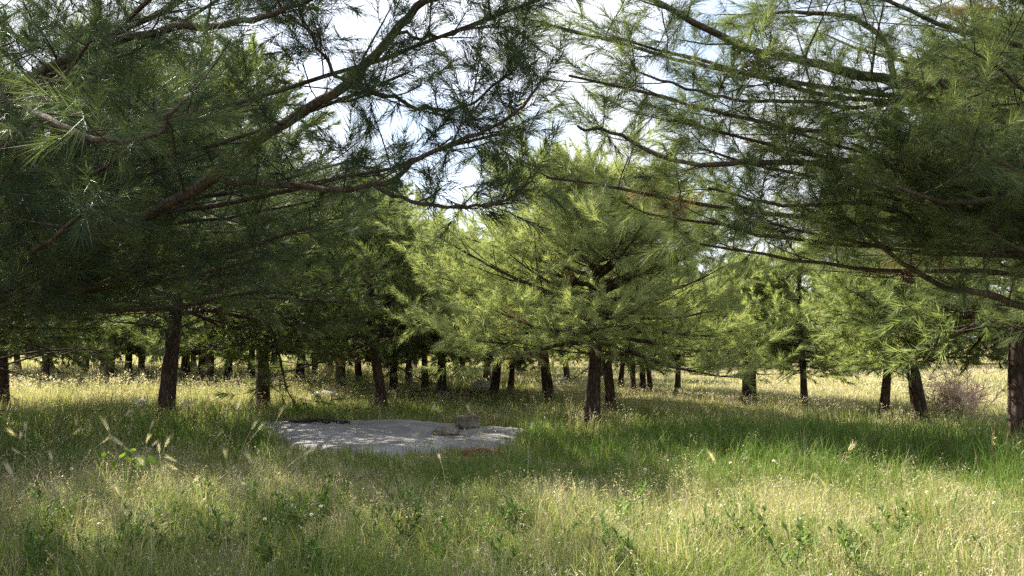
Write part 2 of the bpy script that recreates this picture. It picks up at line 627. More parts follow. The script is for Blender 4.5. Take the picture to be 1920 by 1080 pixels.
import time as _t
_t0 = _t.time()
CENTER = pine_meshes("centre_pine", 5, 3.55, 1.40, 2.6, 0.118, 64, 10, 4, 72, 0.15, 0.0066, tone=0.42, skew=(-0.05, 0.0), dead=14, top_pow=0.36)  # raised tone paints sunlit brightness into the needle colour
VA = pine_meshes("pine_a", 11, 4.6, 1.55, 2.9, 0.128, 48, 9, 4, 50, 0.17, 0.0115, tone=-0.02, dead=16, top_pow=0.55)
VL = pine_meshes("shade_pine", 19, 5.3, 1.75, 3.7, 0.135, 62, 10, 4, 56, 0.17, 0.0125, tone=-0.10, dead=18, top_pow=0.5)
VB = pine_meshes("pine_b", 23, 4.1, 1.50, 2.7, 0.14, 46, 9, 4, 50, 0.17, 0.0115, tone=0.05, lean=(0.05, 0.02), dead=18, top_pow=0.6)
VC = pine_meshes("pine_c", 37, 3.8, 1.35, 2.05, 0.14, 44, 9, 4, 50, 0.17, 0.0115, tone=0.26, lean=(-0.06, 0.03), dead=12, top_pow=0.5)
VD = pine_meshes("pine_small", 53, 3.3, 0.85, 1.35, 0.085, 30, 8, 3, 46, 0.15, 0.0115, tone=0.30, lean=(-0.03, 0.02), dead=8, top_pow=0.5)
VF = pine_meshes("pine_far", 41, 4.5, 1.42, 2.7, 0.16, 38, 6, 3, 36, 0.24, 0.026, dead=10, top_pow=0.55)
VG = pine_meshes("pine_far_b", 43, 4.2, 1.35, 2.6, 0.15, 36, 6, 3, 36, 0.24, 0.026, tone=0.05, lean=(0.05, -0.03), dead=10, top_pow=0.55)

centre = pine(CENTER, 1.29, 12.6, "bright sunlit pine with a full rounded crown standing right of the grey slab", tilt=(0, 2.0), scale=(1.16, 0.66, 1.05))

TREES = [
    # meshes, x, y, rz, scale, tilt(x,y), label
    (VA, -9.0, 8.3, 10, 1.1, (0, 0), "unseen tall pine added outside the left edge to shade the overhanging branches"),  # out of view; added so its shade darkens the near branches
    (VA, -9.6, 12.8, 100, 1.08, (0, -2), "shading pine whose crown edge hangs in at the left picture edge"),
    (VA, -11.1, 17.0, 40, 1.0, (0, -3), "slim dark pine trunk cut by the left picture edge"),
    (VL, -5.6, 12.6, 200, 1.0, (0, -3), "thick dark trunk in deep shade, the biggest trunk left of the slab"),
    (VB, -5.2, 16.3, 75, 1.05, (0, -5), "brown leaning trunk left of the slab, behind the thick shaded trunk"),
    (VB, -4.83, 21.9, 160, 1.05, (0, -4), "reddish brown trunk second to the left of the slab's far edge"),
    (VA, -2.82, 16.9, 310, 1.0, (0, -13), "dark trunk leaning strongly left behind the middle of the slab"),
    (VC, -4.42, 22.8, 20, 0.85, (0, -2), "thin dark trunk close behind the strongly leaning trunk on its left"),
    (VA, -3.52, 23.1, 260, 0.98, (0, -2), "dark upright trunk just right of the strongly leaning trunk"),
    (VC, -2.68, 24.0, 100, 0.8, (0, 0), "thin trunk in shade between the slab's leaning pine and the stubby pair"),
    (VB, -1.94, 21.5, 350, 0.98, (0, -5), "dark leaning trunk behind the two stones on the slab"),
    (VC, -0.5, 20.9, 140, 0.95, (0, -6), "dark trunk leaning left beside the half hidden grey boulder"),
    (VC, -0.05, 23.1, 230, 0.7, (0, 0), "thin straight trunk just right of the half hidden grey boulder"),
    (VC, 0.92, 19.2, 60, 1.0, (0, -4), "dark trunk left of the bright pine, standing at the edge of dry grass"),
    (VD, 2.04, 16.0, 15, 1.3, (0, -2), "brown trunk directly behind and right of the bright centre pine"),
    (VC, 2.02, 28.1, 310, 0.85, (0, -6), "small distant pine seen left of the bright pine's trunk"),
    (VD, 3.37, 24.3, 190, 1.05, (0, -5), "thin trunk first in the row of four right of the bright pine"),
    (VD, 3.47, 22.3, 280, 1.05, (0, -3), "thin dark trunk of a close pair right of the bright pine, left one"),
    (VD, 3.78, 22.6, 110, 1.15, (0, -3), "stouter trunk of a close pair right of the bright pine"),
    (VD, 4.15, 23.3, 30, 0.95, (0, -4), "thin trunk next to the close pair, toward the open meadow"),
    (VD, 4.57, 21.5, 200, 1.0, (0, 0), "single thin straight trunk at the left edge of the open dry meadow"),
    (VC, 5.62, 18.7, 90, 0.80, (0, -5), "twin stemmed looking pine in the meadow, left stem with wide low twigs"),
    (VD, 5.97, 19.3, 250, 1.0, (0, -3), "right hand slimmer stem of the touching pair in the meadow"),
    (VD, 6.45, 17.2, 330, 0.98, (0, 1), "small pine with a slender straight trunk alone in the dry meadow"),
    (VD, 7.62, 16.0, 150, 1.12, (0, -5), "pale green pine with a forked thin trunk left of the thick leaning one"),
    (VC, 7.24, 13.8, 45, 0.95, (0, -8), "dark leaning trunk beside the bare pinkish bush"),
    (VA, 6.82, 10.5, 120, 1.12, (0, -1), "thick dark trunk at the right picture edge"),
]
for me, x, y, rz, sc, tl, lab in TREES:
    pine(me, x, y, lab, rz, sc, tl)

FAR_LEFT = [(-21.7, 36.5), (-18.5, 33.7), (-16.2, 31.3), (-15.0, 30.4), (-14.0, 32.2), (-11.8, 28.1), (-12.3, 31.0), (-11.1, 30.4), (-9.8, 29.2),
            (-7.9, 25.8), (-7.4, 27.0), (-25.3, 39.8), (-6.6, 30.0), (-23.0, 34.0), (-20.0, 38.0), (-17.4, 36.5), (-14.4, 36.0), (-11.2, 35.0),
            (-8.6, 34.0), (-5.6, 34.5), (-13.8, 26.6), (-16.8, 28.0), (-19.8, 30.2), (-22.5, 29.5), (-9.6, 24.6), (-26.0, 34.5), (-9.0, 38.5),
            (-13.0, 40.0), (-17.0, 41.5), (-21.0, 42.5), (-25.0, 44.5), (-5.0, 39.5)]
rng = np.random.default_rng(3)
for k, (x, y) in enumerate(FAR_LEFT):
    pine((VF, VG)[k % 2], x, y, "distant dark pine in the shaded rows at the far left", rng.uniform(0, 360), rng.uniform(0.85, 1.1),
         (rng.normal(0, 2), rng.normal(-2, 3)), "pines in the shaded rows far left")
FAR_MID = [(-2.2, 31), (0.3, 33), (-3.8, 28.5), (-0.9, 27.6), (3.6, 31.5), (-2.4, 37.5), (1.4, 38.5), (-1.0, 44), (4.8, 41)]
for k, (x, y) in enumerate(FAR_MID):
    pine((VG, VF)[k % 2], x, y, "distant pine in the rows behind the slab and the bright pine", rng.uniform(0, 360), rng.uniform(0.8, 1.05),
         (rng.normal(0, 2), rng.normal(-2, 3)), "pines in the rows behind the slab")
FAR_RIGHT = [(8.5, 44), (12.0, 46), (15.5, 43.5), (19.5, 45), (23.5, 44), (27.5, 46), (31, 45), (10.2, 50), (17.5, 51), (25.5, 51), (6.5, 49.5), (34, 50)]
for k, (x, y) in enumerate(FAR_RIGHT):
    pine((VF, VG)[k % 2], x, y, "distant pine closing the far edge of the open dry meadow", rng.uniform(0, 360), rng.uniform(0.85, 1.1),
         (rng.normal(0, 2), rng.normal(0, 2)), "pines along the meadow's far edge")

# ---------------------------------------------------------------- the two near pines that reach into the picture
def near_pine(name, label, x, y, seed, H, r0, traced, auto, per, sub_n, sh_n, tone, nl=0.125, nw=0.0021, az_lim=(0, 6.28)):
    rng = np.random.default_rng(seed)
    z0 = float(terrain(x, y))
    root = link(name, None, None, (x, y, z0))
    root.empty_display_size = 0.3
    tag(root, label, "pine tree")
    O = np.array([x, y, z0])
    g = Geo()
    tp = trunk_path(H, (0.0, 0.0), rng, n=22)
    tube(g, tp, trunk_radius(tp[:, 2], H, r0), 22, bark=0.05, seed=seed)
    dead_twigs(g, rng, tp, H, r0, 1.0, 1.8, 8, 1.4)
    link("trunk", g.mesh(name + "_trunk", 'bark'), root)
    sh = Shoots()
    for pts, ra, rb, up, sn, sl in traced:
        path = resample(np.asarray(pts) - O, 4 * len(pts))
        n = len(path)
        path = path + rng.normal(0, 0.006, path.shape)
        lg = Geo()
        tube(lg, path, np.linspace(ra, rb, n), 8, bark=0.06, seed=seed + n)
        sprout(lg, sh, rng, path, ra * 0.6, rb, sn, sl, sh_n, 0.23, start=0.12, up=up, tone=tone, twig_sides=4, tipshoots=4)
        link("limb", lg.mesh(name + "_limb", 'limb'), root)
    for k in range(auto[0]):
        f = (k + rng.uniform(0, 1)) / auto[0]
        z = auto[1] + (H * 0.97 - auto[1]) * f
        p = np.array([np.interp(z, tp[:, 2], tp[:, 0]), np.interp(z, tp[:, 2], tp[:, 1]), z])
        az = rng.uniform(*az_lim)
        L = auto[2] * ((1 - f) ** 0.6 * 0.85 + 0.2) * rng.uniform(0.7, 1.1)
        el = R(4 + 45 * f + rng.normal(0, 8))
        d = np.array([math.cos(az) * math.cos(el), math.sin(az) * math.cos(el), math.sin(el)])
        pts = [p]
        for q in range(8):
            d = norm(d + UP * (0.07 if q > 3 else -0.02) + rng.normal(0, 0.07, 3))
            nx = pts[-1] + d * L / 8
            pts.append(nx)
        # keep limbs off the spot where the photographer stands
        w = np.array(pts) + O
        keep = np.hypot(w[:, 0], w[:, 1]) > 2.3
        cut = len(pts) if keep.all() else max(3, int(np.argmin(keep)))
        pts = np.array(pts[:cut])
        lg = Geo()
        tube(lg, pts, np.linspace(min(0.05, 0.012 + 0.012 * L), 0.008, len(pts)), 7, bark=0.05, seed=k)
        sprout(lg, sh, rng, pts, 0.03, 0.007, sub_n, 0.34 * L + 0.25, sh_n, 0.23, start=0.2, up=0.3, tone=tone, twig_sides=4)
        link("limb", lg.mesh(name + "_limb", 'limb'), root)
    # drop shoots right at the lens
    keep = [i for i, p in enumerate(sh.p) if np.linalg.norm(p + O - np.array([0, 0, 1.5])) > 1.9]
    for a in ('p', 'd', 'l', 'c'):
        setattr(sh, a, [getattr(sh, a)[i] for i in keep])
    c = Geo()
    v, t, tint = sh.needles(rng, per, nl, nw, bend=True)
    c.add(v, None, t, tint)
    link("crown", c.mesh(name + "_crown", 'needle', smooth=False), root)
    print(name, "needles", len(t), "shoots", len(sh.p))
    return root


TL = (-4.75, 6.5)
L1 = [(-4.7, 6.45, 1.65), (-3.7, 5.5, 1.85), (-2.58, 4.6, 2.04), (-2.05, 4.4, 2.25), (-1.64, 4.2, 2.41), (-1.23, 4.0, 2.62), (-0.83, 3.8, 2.78), (-0.63, 3.7, 2.96), (-0.43, 3.6, 3.13), (-0.15, 3.5, 3.42), (0.1, 3.4, 3.75)]
L2 = [(-1.64, 4.2, 2.39), (-1.28, 4.0, 2.32), (-0.67, 3.7, 2.25), (-0.45, 3.6, 2.35), (-0.2, 3.5, 2.44), (0.0, 3.4, 2.51), (0.12, 3.3, 2.61)]
L2b = [(-0.67, 3.7, 2.25), (-0.5, 3.6, 2.17), (-0.32, 3.55, 2.12), (-0.1, 3.5, 2.12), (0.09, 3.4, 2.2)]
L3 = [(-0.83, 3.8, 2.78), (-0.63, 3.75, 2.72), (-0.44, 3.7, 2.63), (-0.2, 3.6, 2.62), (0.0, 3.5, 2.76)]
L4 = [(-0.83, 3.8, 2.78), (-0.93, 3.75, 2.9), (-0.99, 3.7, 3.01), (-1.02, 3.6, 3.1)]
L5 = [(-4.7, 6.45, 2.6), (-3.6, 5.1, 2.9), (-2.55, 4.2, 3.04), (-1.79, 3.9, 3.11), (-1.41, 3.7, 3.05), (-1.14, 3.5, 3.01), (-0.8, 3.3, 3.04)]
L6 = [(-0.56, 3.67, 3.0), (-0.36, 3.6, 2.95), (-0.17, 3.5, 2.96), (0.0, 3.4, 3.02)]
L7 = [(-4.7, 6.4, 2.3), (-3.6, 4.7, 2.6), (-2.58, 3.6, 2.64), (-2.2, 3.4, 2.55), (-1.95, 3.2, 2.43), (-1.64, 3.0, 2.29), (-1.38, 2.9, 2.28), (-1.24, 2.8, 2.35)]
def aimed(start, ends):
    """limbs that leave the trunk and arc out to the given tips"""
    out = []
    for k, (x, y, z) in enumerate(ends):
        a = np.array([start[0], start[1], min(max(z - 0.35, 1.3), 4.5)])
        e = np.array([x, y, z])
        m1 = a + (e - a) * 0.35 + UP * 0.10
        m2 = a + (e - a) * 0.7 - UP * 0.02
        out.append(([a, m1, m2, e], 0.026, 0.007, 0.35, 17, 0.72))
    return out


LEFT_ENDS = [(-2.4, 4.0, 1.85), (-1.95, 4.3, 1.95), (-1.4, 4.5, 2.0), (-1.05, 4.3, 2.15), (-1.8, 3.3, 2.1), (-1.5, 3.6, 2.6), (-1.9, 3.4, 2.85),
             (-1.6, 5.1, 1.85), (-2.2, 3.4, 2.35), (-2.6, 3.6, 1.95), (-1.9, 4.8, 2.7), (-2.4, 4.4, 3.4), (-1.5, 4.2, 3.5), (-2.9, 4.3, 2.2),
             (-1.2, 5.2, 2.5), (-2.2, 5.0, 2.3), (-0.9, 4.6, 2.6), (-3.0, 5.4, 2.0), (-1.0, 3.0, 3.3), (-0.4, 3.0, 3.5), (0.15, 3.4, 3.05), (-0.05, 3.5, 2.45), (-0.5, 3.7, 2.8),
             (-3.2, 7.8, 3.1), (-2.4, 7.4, 3.3), (-3.8, 8.0, 2.7), (-2.0, 6.9, 2.9), (-2.7, 6.5, 3.2), (-3.4, 7.2, 3.8), (-2.6, 8.2, 2.7)]
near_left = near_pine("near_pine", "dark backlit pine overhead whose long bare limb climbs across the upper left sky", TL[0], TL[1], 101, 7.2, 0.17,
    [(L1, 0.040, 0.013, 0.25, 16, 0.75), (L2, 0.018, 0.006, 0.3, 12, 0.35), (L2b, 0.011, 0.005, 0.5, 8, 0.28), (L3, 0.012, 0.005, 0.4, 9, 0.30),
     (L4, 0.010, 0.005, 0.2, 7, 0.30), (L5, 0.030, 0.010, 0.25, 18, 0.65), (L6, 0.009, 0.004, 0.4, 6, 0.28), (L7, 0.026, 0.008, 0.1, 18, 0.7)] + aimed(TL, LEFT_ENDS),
    (44, 1.8, 3.2), 112, 10, 4, -0.34, nw=0.0029, nl=0.135, az_lim=(-3.14, 3.14))  # low needle tone paints the crown's own shade into its colour

TR = (4.8, 5.8)
R1 = [(4.75, 5.8, 3.1), (4.2, 5.5, 3.25), (3.52, 5.2, 3.29), (2.89, 5.0, 3.2), (2.55, 4.9, 3.15), (1.99, 4.7, 3.2), (1.69, 4.6, 3.22), (1.34, 4.4, 3.22), (0.86, 4.2, 3.36), (0.55, 4.1, 3.48)]
R2 = [(2.47, 4.88, 3.16), (2.37, 4.8, 3.4), (2.13, 4.7, 3.51), (1.66, 4.5, 3.46), (1.34, 4.4, 3.4)]
R3 = [(4.75, 5.75, 1.6), (4.1, 5.4, 1.66), (3.45, 5.2, 1.74), (3.1, 5.1, 1.82), (2.8, 5.0, 1.85), (2.48, 4.9, 2.01), (2.16, 4.7, 2.18), (1.92, 4.6, 2.3)]
R4 = [(4.75, 5.75, 2.3), (4.2, 5.4, 2.45), (3.7, 5.2, 2.51), (2.79, 5.0, 2.54), (2.28, 4.8, 2.64), (1.97, 4.7, 2.6), (1.35, 4.4, 2.53), (0.94, 4.2, 2.48), (0.55, 4.1, 2.62), (0.34, 4.0, 2.62)]
R5 = [(2.83, 5.0, 3.19), (2.5, 4.9, 3.05), (2.16, 4.8, 2.98), (1.75, 4.6, 2.95), (1.36, 4.4, 2.89), (1.0, 4.2, 2.89), (0.64, 4.1, 2.97)]
R6 = [(4.75, 5.75, 2.0), (4.1, 5.4, 2.15), (3.4, 5.1, 2.24), (2.69, 4.9, 2.25), (2.16, 4.7, 2.35), (1.54, 4.5, 2.3), (1.11, 4.3, 2.37)]
RIGHT_ENDS = [(1.55, 4.6, 2.2), (0.9, 4.3, 2.75), (0.55, 4.1, 3.15), (2.25, 4.4, 2.55), (2.6, 4.3, 2.15), (2.65, 4.3, 3.15), (2.1, 4.9, 2.85), (2.4, 3.9, 2.5),
              (1.3, 4.7, 2.35), (0.3, 4.0, 2.9), (3.0, 4.6, 2.3), (1.7, 4.2, 3.6), (2.9, 4.4, 3.6), (2.0, 4.6, 2.45), (1.1, 4.4, 2.6), (0.1, 4.0, 3.2), (0.2, 4.2, 2.4), (1.15, 4.7, 2.1), (0.8, 4.5, 2.25), (1.5, 4.4, 2.75)]
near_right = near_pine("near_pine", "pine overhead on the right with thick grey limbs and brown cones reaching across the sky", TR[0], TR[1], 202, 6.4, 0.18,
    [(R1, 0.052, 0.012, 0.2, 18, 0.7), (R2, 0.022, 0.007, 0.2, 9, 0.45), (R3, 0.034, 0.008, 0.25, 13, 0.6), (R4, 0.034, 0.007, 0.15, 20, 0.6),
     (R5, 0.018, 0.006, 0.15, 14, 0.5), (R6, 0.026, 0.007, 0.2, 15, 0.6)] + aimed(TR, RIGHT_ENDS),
    (12, 2.3, 3.2), 135, 10, 4, -0.20, nw=0.0026, nl=0.135, az_lim=(2.4, 5.2))  # darker needle tone stands in for shade on these backlit limbs
print("trees", _t.time() - _t0)


# ------------------------------------------------------------------ small parts on the pines
def cone_mesh():
    g = Geo()
    rng = np.random.default_rng(8)
    n = 60
    for i in range(n):
        f = i / (n - 1)
        az = i * 2.39996
        z = f * 0.085
        r = 0.024 * math.sin(math.pi * min(1, f * 0.86 + 0.16)) ** 0.8
        o = np.array([math.cos(az) * r, math.sin(az) * r, z])
        out = np.array([math.cos(az), math.sin(az), 0.45])
        sd = np.array([-math.sin(az), math.cos(az), 0])
        a = o * [0.5, 0.5, 1]
        tip = o + out * 0.008
        g.add([a - sd * 0.004, a + sd * 0.004, tip + sd * 0.006, tip - sd * 0.006, tip + np.array([0, 0, -0.005]), a + [0, 0, -0.004]],
              [(0, 1, 2, 3), (3, 2, 4, 4)][:1], [(3, 2, 4), (0, 3, 4), (0, 4, 5), (1, 5, 4), (1, 4, 2)])
    return g.mesh("pine_cone", 'cone', smooth=False)


CONE = cone_mesh()
for x, y, z, s in [(1.52, 4.5, 3.20, 1.5), (1.42, 4.42, 3.13, 1.5), (1.36, 4.45, 3.27, 1.3), (2.6, 4.9, 2.62, 1.5), (1.62, 4.55, 3.3, 1.3), (2.45, 4.85, 1.93, 1.2), (3.0, 5.0, 2.2, 1.3)]:
    link("pine_cone", CONE, near_right, (x - TR[0], y - TR[1], z - near_right.location.z), (2.4, 0.4 * s, x * 3), s)


def dead_tuft(seed, n, ln, spread):
    rng = np.random.default_rng(seed)
    sh = Shoots()
    for k in range(n):
        sh.add(rng.normal(0, spread, 3), norm(rng.normal(size=3) + np.array([0, 0, -0.5])), 0.2, 0)
    v, t, tint = sh.needles(rng, 60, ln, 0.006)
    g = Geo()
    g.add(v, None, t, tint)
    return g.mesh("dead_needle_tuft", 'dead_needle', smooth=False)


DT = dead_tuft(4, 14, 0.06, 0.035)
link("dead_needle_tuft", DT, centre, (-1.15, -1.75, 1.75))


# ------------------------------------------------------------------ slab and stones
def slab_outline():
    base = [(-4.5, 12.4), (-4.3, 13.5), (-3.5, 14.1), (-2.7, 14.25), (-1.9, 14.15), (-1.2, 13.8), (-0.5, 13.4), (0.28, 12.6), (0.2, 11.8),
            (-0.2, 10.9), (-0.95, 10.75), (-1.7, 10.2), (-2.4, 10.35), (-3.2, 11.1)]
    p = np.array([(x, y, 0) for x, y in base] + [(base[0][0], base[0][1], 0)])
    return resample(p, 72)[:-1, :2]


SLAB = slab_outline()
SLAB_C = np.array([-1.95, 12.2])


def build_slab():
    rng = np.random.default_rng(12)
    g = Geo()
    n = len(SLAB)
    edge = SLAB + rng.normal(0, 0.03, SLAB.shape)
    edge[:, 1] += 0.30 * (vnoise(SLAB[:, 0], SLAB[:, 1], 1.9) - 0.5)
    fr = [1.03, 1.015, 1.0, 0.985, 0.96, 0.9, 0.82, 0.72, 0.6, 0.48, 0.36, 0.24, 0.12, 0.05]
    zs = [-0.15, 0.0, 0.03, 0.06] + [0.08, 0.095] + [0.105] * 8
    v = []
    for f, z in zip(fr, zs):
        p = SLAB_C + (edge - SLAB_C) * f
        zz = z + (0.05 * (vnoise(p[:, 0], p[:, 1], 1.3) - 0.5) + 0.022 * (vnoise(p[:, 0], p[:, 1], 6) - 0.5) if z > 0.05 else 0)
        v.append(np.column_stack([p, np.broadcast_to(zz, n)]))
    v = np.concatenate(v)
    m = len(fr)
    i = np.arange(m - 1)[:, None] * n
    j = np.arange(n)[None]
    k = (j + 1) % n
    q = np.stack([i + j, i + k, i + n + k, i + n + j], -1).reshape(-1, 4)
    v = np.vstack([v, [*SLAB_C, 0.105]])
    t = [((m - 1) * n + a, (m - 1) * n + (a + 1) % n, m * n) for a in range(n)]
    g.add(v, q, t)
    tag(link("stone_slab", g.mesh("stone_slab", 'slab', tint=False)), "wide flat grey stone slab lying in the grass, dappled by shade", "slab")


build_slab()


def rock_mesh(name, seed, size, mat, cuts=9, sub=12, blocky=0.0):
    """a faceted stone: a sphere cut by random planes"""
    rng = np.random.default_rng(seed)
    nu, nv = sub * 2, sub
    th = np.linspace(0, 2 * np.pi, nu, endpoint=False)
    ph = np.linspace(0.0, np.pi, nv + 1)[1:-1]
    d = np.stack([np.outer(np.sin(ph), np.cos(th)), np.outer(np.sin(ph), np.sin(th)), np.outer(np.cos(ph), np.ones(nu))], -1).reshape(-1, 3)
    d = np.vstack([d, [[0, 0, 1]], [[0, 0, -1]]])
    pl = norm(rng.normal(size=(cuts, 3)))
    off = rng.uniform(0.62, 0.85, cuts)
    if blocky:
        bx = np.array([[1, 0.1, 0], [-1, 0.05, 0.1], [0, 1, 0.1], [0.1, -1, 0], [0, 0.1, 1], [0, 0, -1]], float)
        pl = np.vstack([norm(bx + rng.normal(0, 0.06, bx.shape)), pl])
        off = np.concatenate([np.full(6, 0.60), off + 0.12])
    dots = d @ pl.T
    r = np.min(np.where(dots > 0.05, off / np.maximum(dots, 0.05), 9), axis=1)
    r = np.minimum(r, 1.02 if blocky else 1.05)
    v = d * r[:, None] * (1 + rng.normal(0, 0.012, len(d)))[:, None] * np.array(size)
    v[:, 2] -= v[:, 2].min() + 0.02
    n = nu
    i = np.arange(len(ph) - 1)[:, None] * n
    j = np.arange(n)[None]
    k = (j + 1) % n
    q = np.stack([i + j, i + n + j, i + n + k, i + k], -1).reshape(-1, 4)
    e = (len(ph) - 1) * n
    t = [(a, (a + 1) % n, len(v) - 2) for a in range(n)] + [(e + (a + 1) % n, e + a, len(v) - 1) for a in range(n)]
    g = Geo()
    g.add(v, q, t)
    me = g.mesh(name, mat, smooth=False, tint=False)
    return me


def stone(name, seed, x, y, z, size, mat, label, rz=0, blocky=0.0, tilt=(0, 0), cat="stone"):
    o = link(name, rock_mesh(name, seed, size, mat, blocky=blocky), None, (x, y, z), (R(tilt[0]), R(tilt[1]), R(rz)))
    return tag(o, label, cat)


stone("stone_block", 3, -0.72, 12.7, 0.10, (0.30, 0.19, 0.175), 'rock', "squared grey brown stone block standing at the slab's back edge", 18, 1.0, (3, -4))
stone("flat_stone", 6, -1.0, 11.95, 0.10, (0.31, 0.2, 0.085), 'rock', "low flat brown stone lying on the slab in front of the block", -8, 1.0)
stone("white_stone", 9, -7.3, 15.3, float(terrain(-7.3, 15.3)), (0.16, 0.13, 0.17), 'pale_rock', "small white stone left of the thick shaded trunk", 0)
stone("pale_stone", 14, -6.1, 14.6, float(terrain(-6.1, 14.6)), (0.17, 0.14, 0.13), 'pale_rock', "small pale brown stone at the foot of the thick shaded trunk, right side", 30)
stone("pale_ledge", 15, -4.7, 19.6, 0.0, (0.6, 0.3, 0.15), 'pale_rock', "long low pale stone in the sunlit grass behind the slab's left half", 10)
stone("boulder", 19, -0.87, 22.4, 0.0, (0.27, 0.22, 0.24), 'pale_rock', "rounded grey boulder half hidden in grass behind the slab", 20)
stone("white_pebble", 21, -0.02, 12.3, 0.095, (0.05, 0.045, 0.04), 'pale_rock', "tiny white stone near the slab's right end", 20)


def build_ash():
    rng = np.random.default_rng(31)
    g = Geo()
    for k in range(240):
        a, r = rng.uniform(0, 6.28), rng.random() ** 0.7
        x, y = math.cos(a) * 0.62 * r, math.sin(a) * 0.36 * r
        s = rng.uniform(0.012, 0.055) * (1.15 - 0.5 * r)
        d = norm(rng.normal(size=3)) * [1, 1, 0.35]
        p = np.array([x, y, s * 0.5 + 0.06 * (1 - r) * rng.random()])
        tube(g, [p - d * s, p, p + d * s], [s * 0.35, s * 0.55, s * 0.3], 5)
    tag(link("charred_pile", g.mesh("charred_pile", 'ash', tint=False), None, (-3.35, 13.35, 0.10)), "black heap of charred wood and ash on the slab's far left corner", "ash", kind="stuff")


build_ash()


def build_needle_litter():
    rng = np.random.default_rng(32)
    g = Geo()
    n = 1500
    a, r = rng.uniform(0, 6.28, n), np.sqrt(rng.random(n))
    c = np.stack([np.cos(a) * 0.30 * r, np.sin(a) * 0.26 * r, 0.012 + 0.10 * (1 - r) * rng.random(n)], 1)
    th = rng.uniform(0, 6.28, n)
    d = np.stack([np.cos(th), np.sin(th), rng.normal(0, 0.3, n)], 1) * 0.07
    s = np.stack([-np.sin(th), np.cos(th), 0 * th], 1) * 0.004
    v = np.stack([c - d - s, c - d + s, c + d], 1).reshape(-1, 3)
    g.add(v, None, np.arange(n * 3).reshape(-1, 3), np.repeat(rng.random(n), 3))
    tag(link("needle_litter", g.mesh("needle_litter", 'dead_needle', smooth=False), None, (-0.42, 10.45, 0.0)), "rust brown fallen pine needles at the slab's front right corner", "litter", kind="stuff")


build_needle_litter()


def build_slab_litter():
    rng = np.random.default_rng(35)
    n = 420
    x, y = rng.uniform(-4.2, 0.3, n), rng.uniform(10.1, 14.2, n)
    w = vnoise(x, y, 1.6) > rng.uniform(0.3, 0.8, n)
    p = SLAB_C + (SLAB - SLAB_C) * 0.95
    inside = in_slab(x, y, 0.93) & w
    x, y = x[inside], y[inside]
    n = len(x)
    th = rng.uniform(0, 6.28, n)
    c = np.stack([x, y, np.full(n, 0.142)], 1)
    d = np.stack([np.cos(th), np.sin(th), rng.normal(0, 0.08, n)], 1) * rng.uniform(0.03, 0.07, n)[:, None]
    sd = np.stack([-np.sin(th), np.cos(th), 0 * th], 1) * 0.005
    g = Geo()
    g.add(np.stack([c - d - sd, c - d + sd, c + d], 1).reshape(-1, 3), None, np.arange(n * 3).reshape(-1, 3), np.repeat(rng.random(n), 3))
    tag(link("fallen_needles", g.mesh("fallen_needles", 'twig_pale', smooth=False)), "scattered dry pine needles lying on the grey slab", "litter", kind="stuff")


# ------------------------------------------------------------------ grass
def in_slab(x, y, grow=1.0):
    p = SLAB_C + (SLAB - SLAB_C) * grow
    x, y = np.asarray(x), np.asarray(y)
    inside = np.zeros(x.shape, bool)
    n = len(p)
    for i in range(n):
        x0, y0 = p[i]
        x1, y1 = p[(i + 1) % n]
        c = ((y0 > y) != (y1 > y)) & (x < (x1 - x0) * (y - y0) / (y1 - y0 + 1e-12) + x0)
        inside ^= c
    return inside


def dryness(x, y):
    d = np.hypot(x, y)
    v = 0.53 + 0.0 * d
    v = v - 0.30 * sstep(6.6, 8.6, y) * sstep(13.5, 11.0, y) * sstep(-3.0, 0.5, x)
    v = v - 0.28 * blob(x, y, 4.2, 10.2, 4.0, 2.0)
    v = v - 0.22 * blob(x, y, -5.5, 11.5, 3.2, 2.3)
    v = v - 0.22 * blob(x, y, -1.0, 16.0, 5.0, 2.2)
    v = v - 0.12 * blob(x, y, -2.4, 8.6, 2.4, 1.2)
    v = v - 0.10 * blob(x, y, -3.0, 5.0, 2.0, 1.2)
    v = v + 0.10 * sstep(15, 18, y) * sstep(2.0, 5.0, x)
    v = v + 0.08 * sstep(15, 17, y) * sstep(-3.0, -5.0, x)
    v = v + 0.34 * (vnoise(x, y, 0.55) - 0.5) + 0.36 * (vnoise(x, y, 1.9) - 0.5) + 0.2 * (vnoise(x, y, 5.5) - 0.5)
    return v


def tallness(x, y):
    v = 0.15 + 0.13 * vnoise(x, y, 0.8) + 0.16 * (vnoise(x, y, 2.3) - 0.35)
    v = v + 0.16 * blob(x, y, 4.0, 10.6, 4.5, 1.8)
    v = v + 0.14 * blob(x, y, -6.0, 11.0, 3.0, 2.5)
    v = v + 0.14 * sstep(14.5, 17, y) * sstep(-3.0, -6.0, x)
    v = v + 0.06 * blob(x, y, -3.4, 6.2, 1.6, 1.2)
    low = blob(x, y, -1.8, 9.6, 2.6, 2.2)
    v = v * (1 - 0.42 * np.clip(low * 1.3, 0, 1))
    v = v * (1 - 0.35 * sstep(16, 22, y) * sstep(0.0, 4.0, x))
    v = v * (1 - 0.35 * blob(x, y, -0.6, 10.0, 0.8, 0.6))
    return v


TREE_XY = np.array([(o.location.x, o.location.y) for o in bpy.data.objects if o.name.startswith(("pine_tree", "near_pine"))])


def scatter(rng, n, d0, d1, half=43.0):
    r = np.sqrt(rng.uniform(d0 * d0, d1 * d1, n))
    a = np.radians(rng.uniform(-half, half, n))
    return r * np.sin(a), r * np.cos(a)


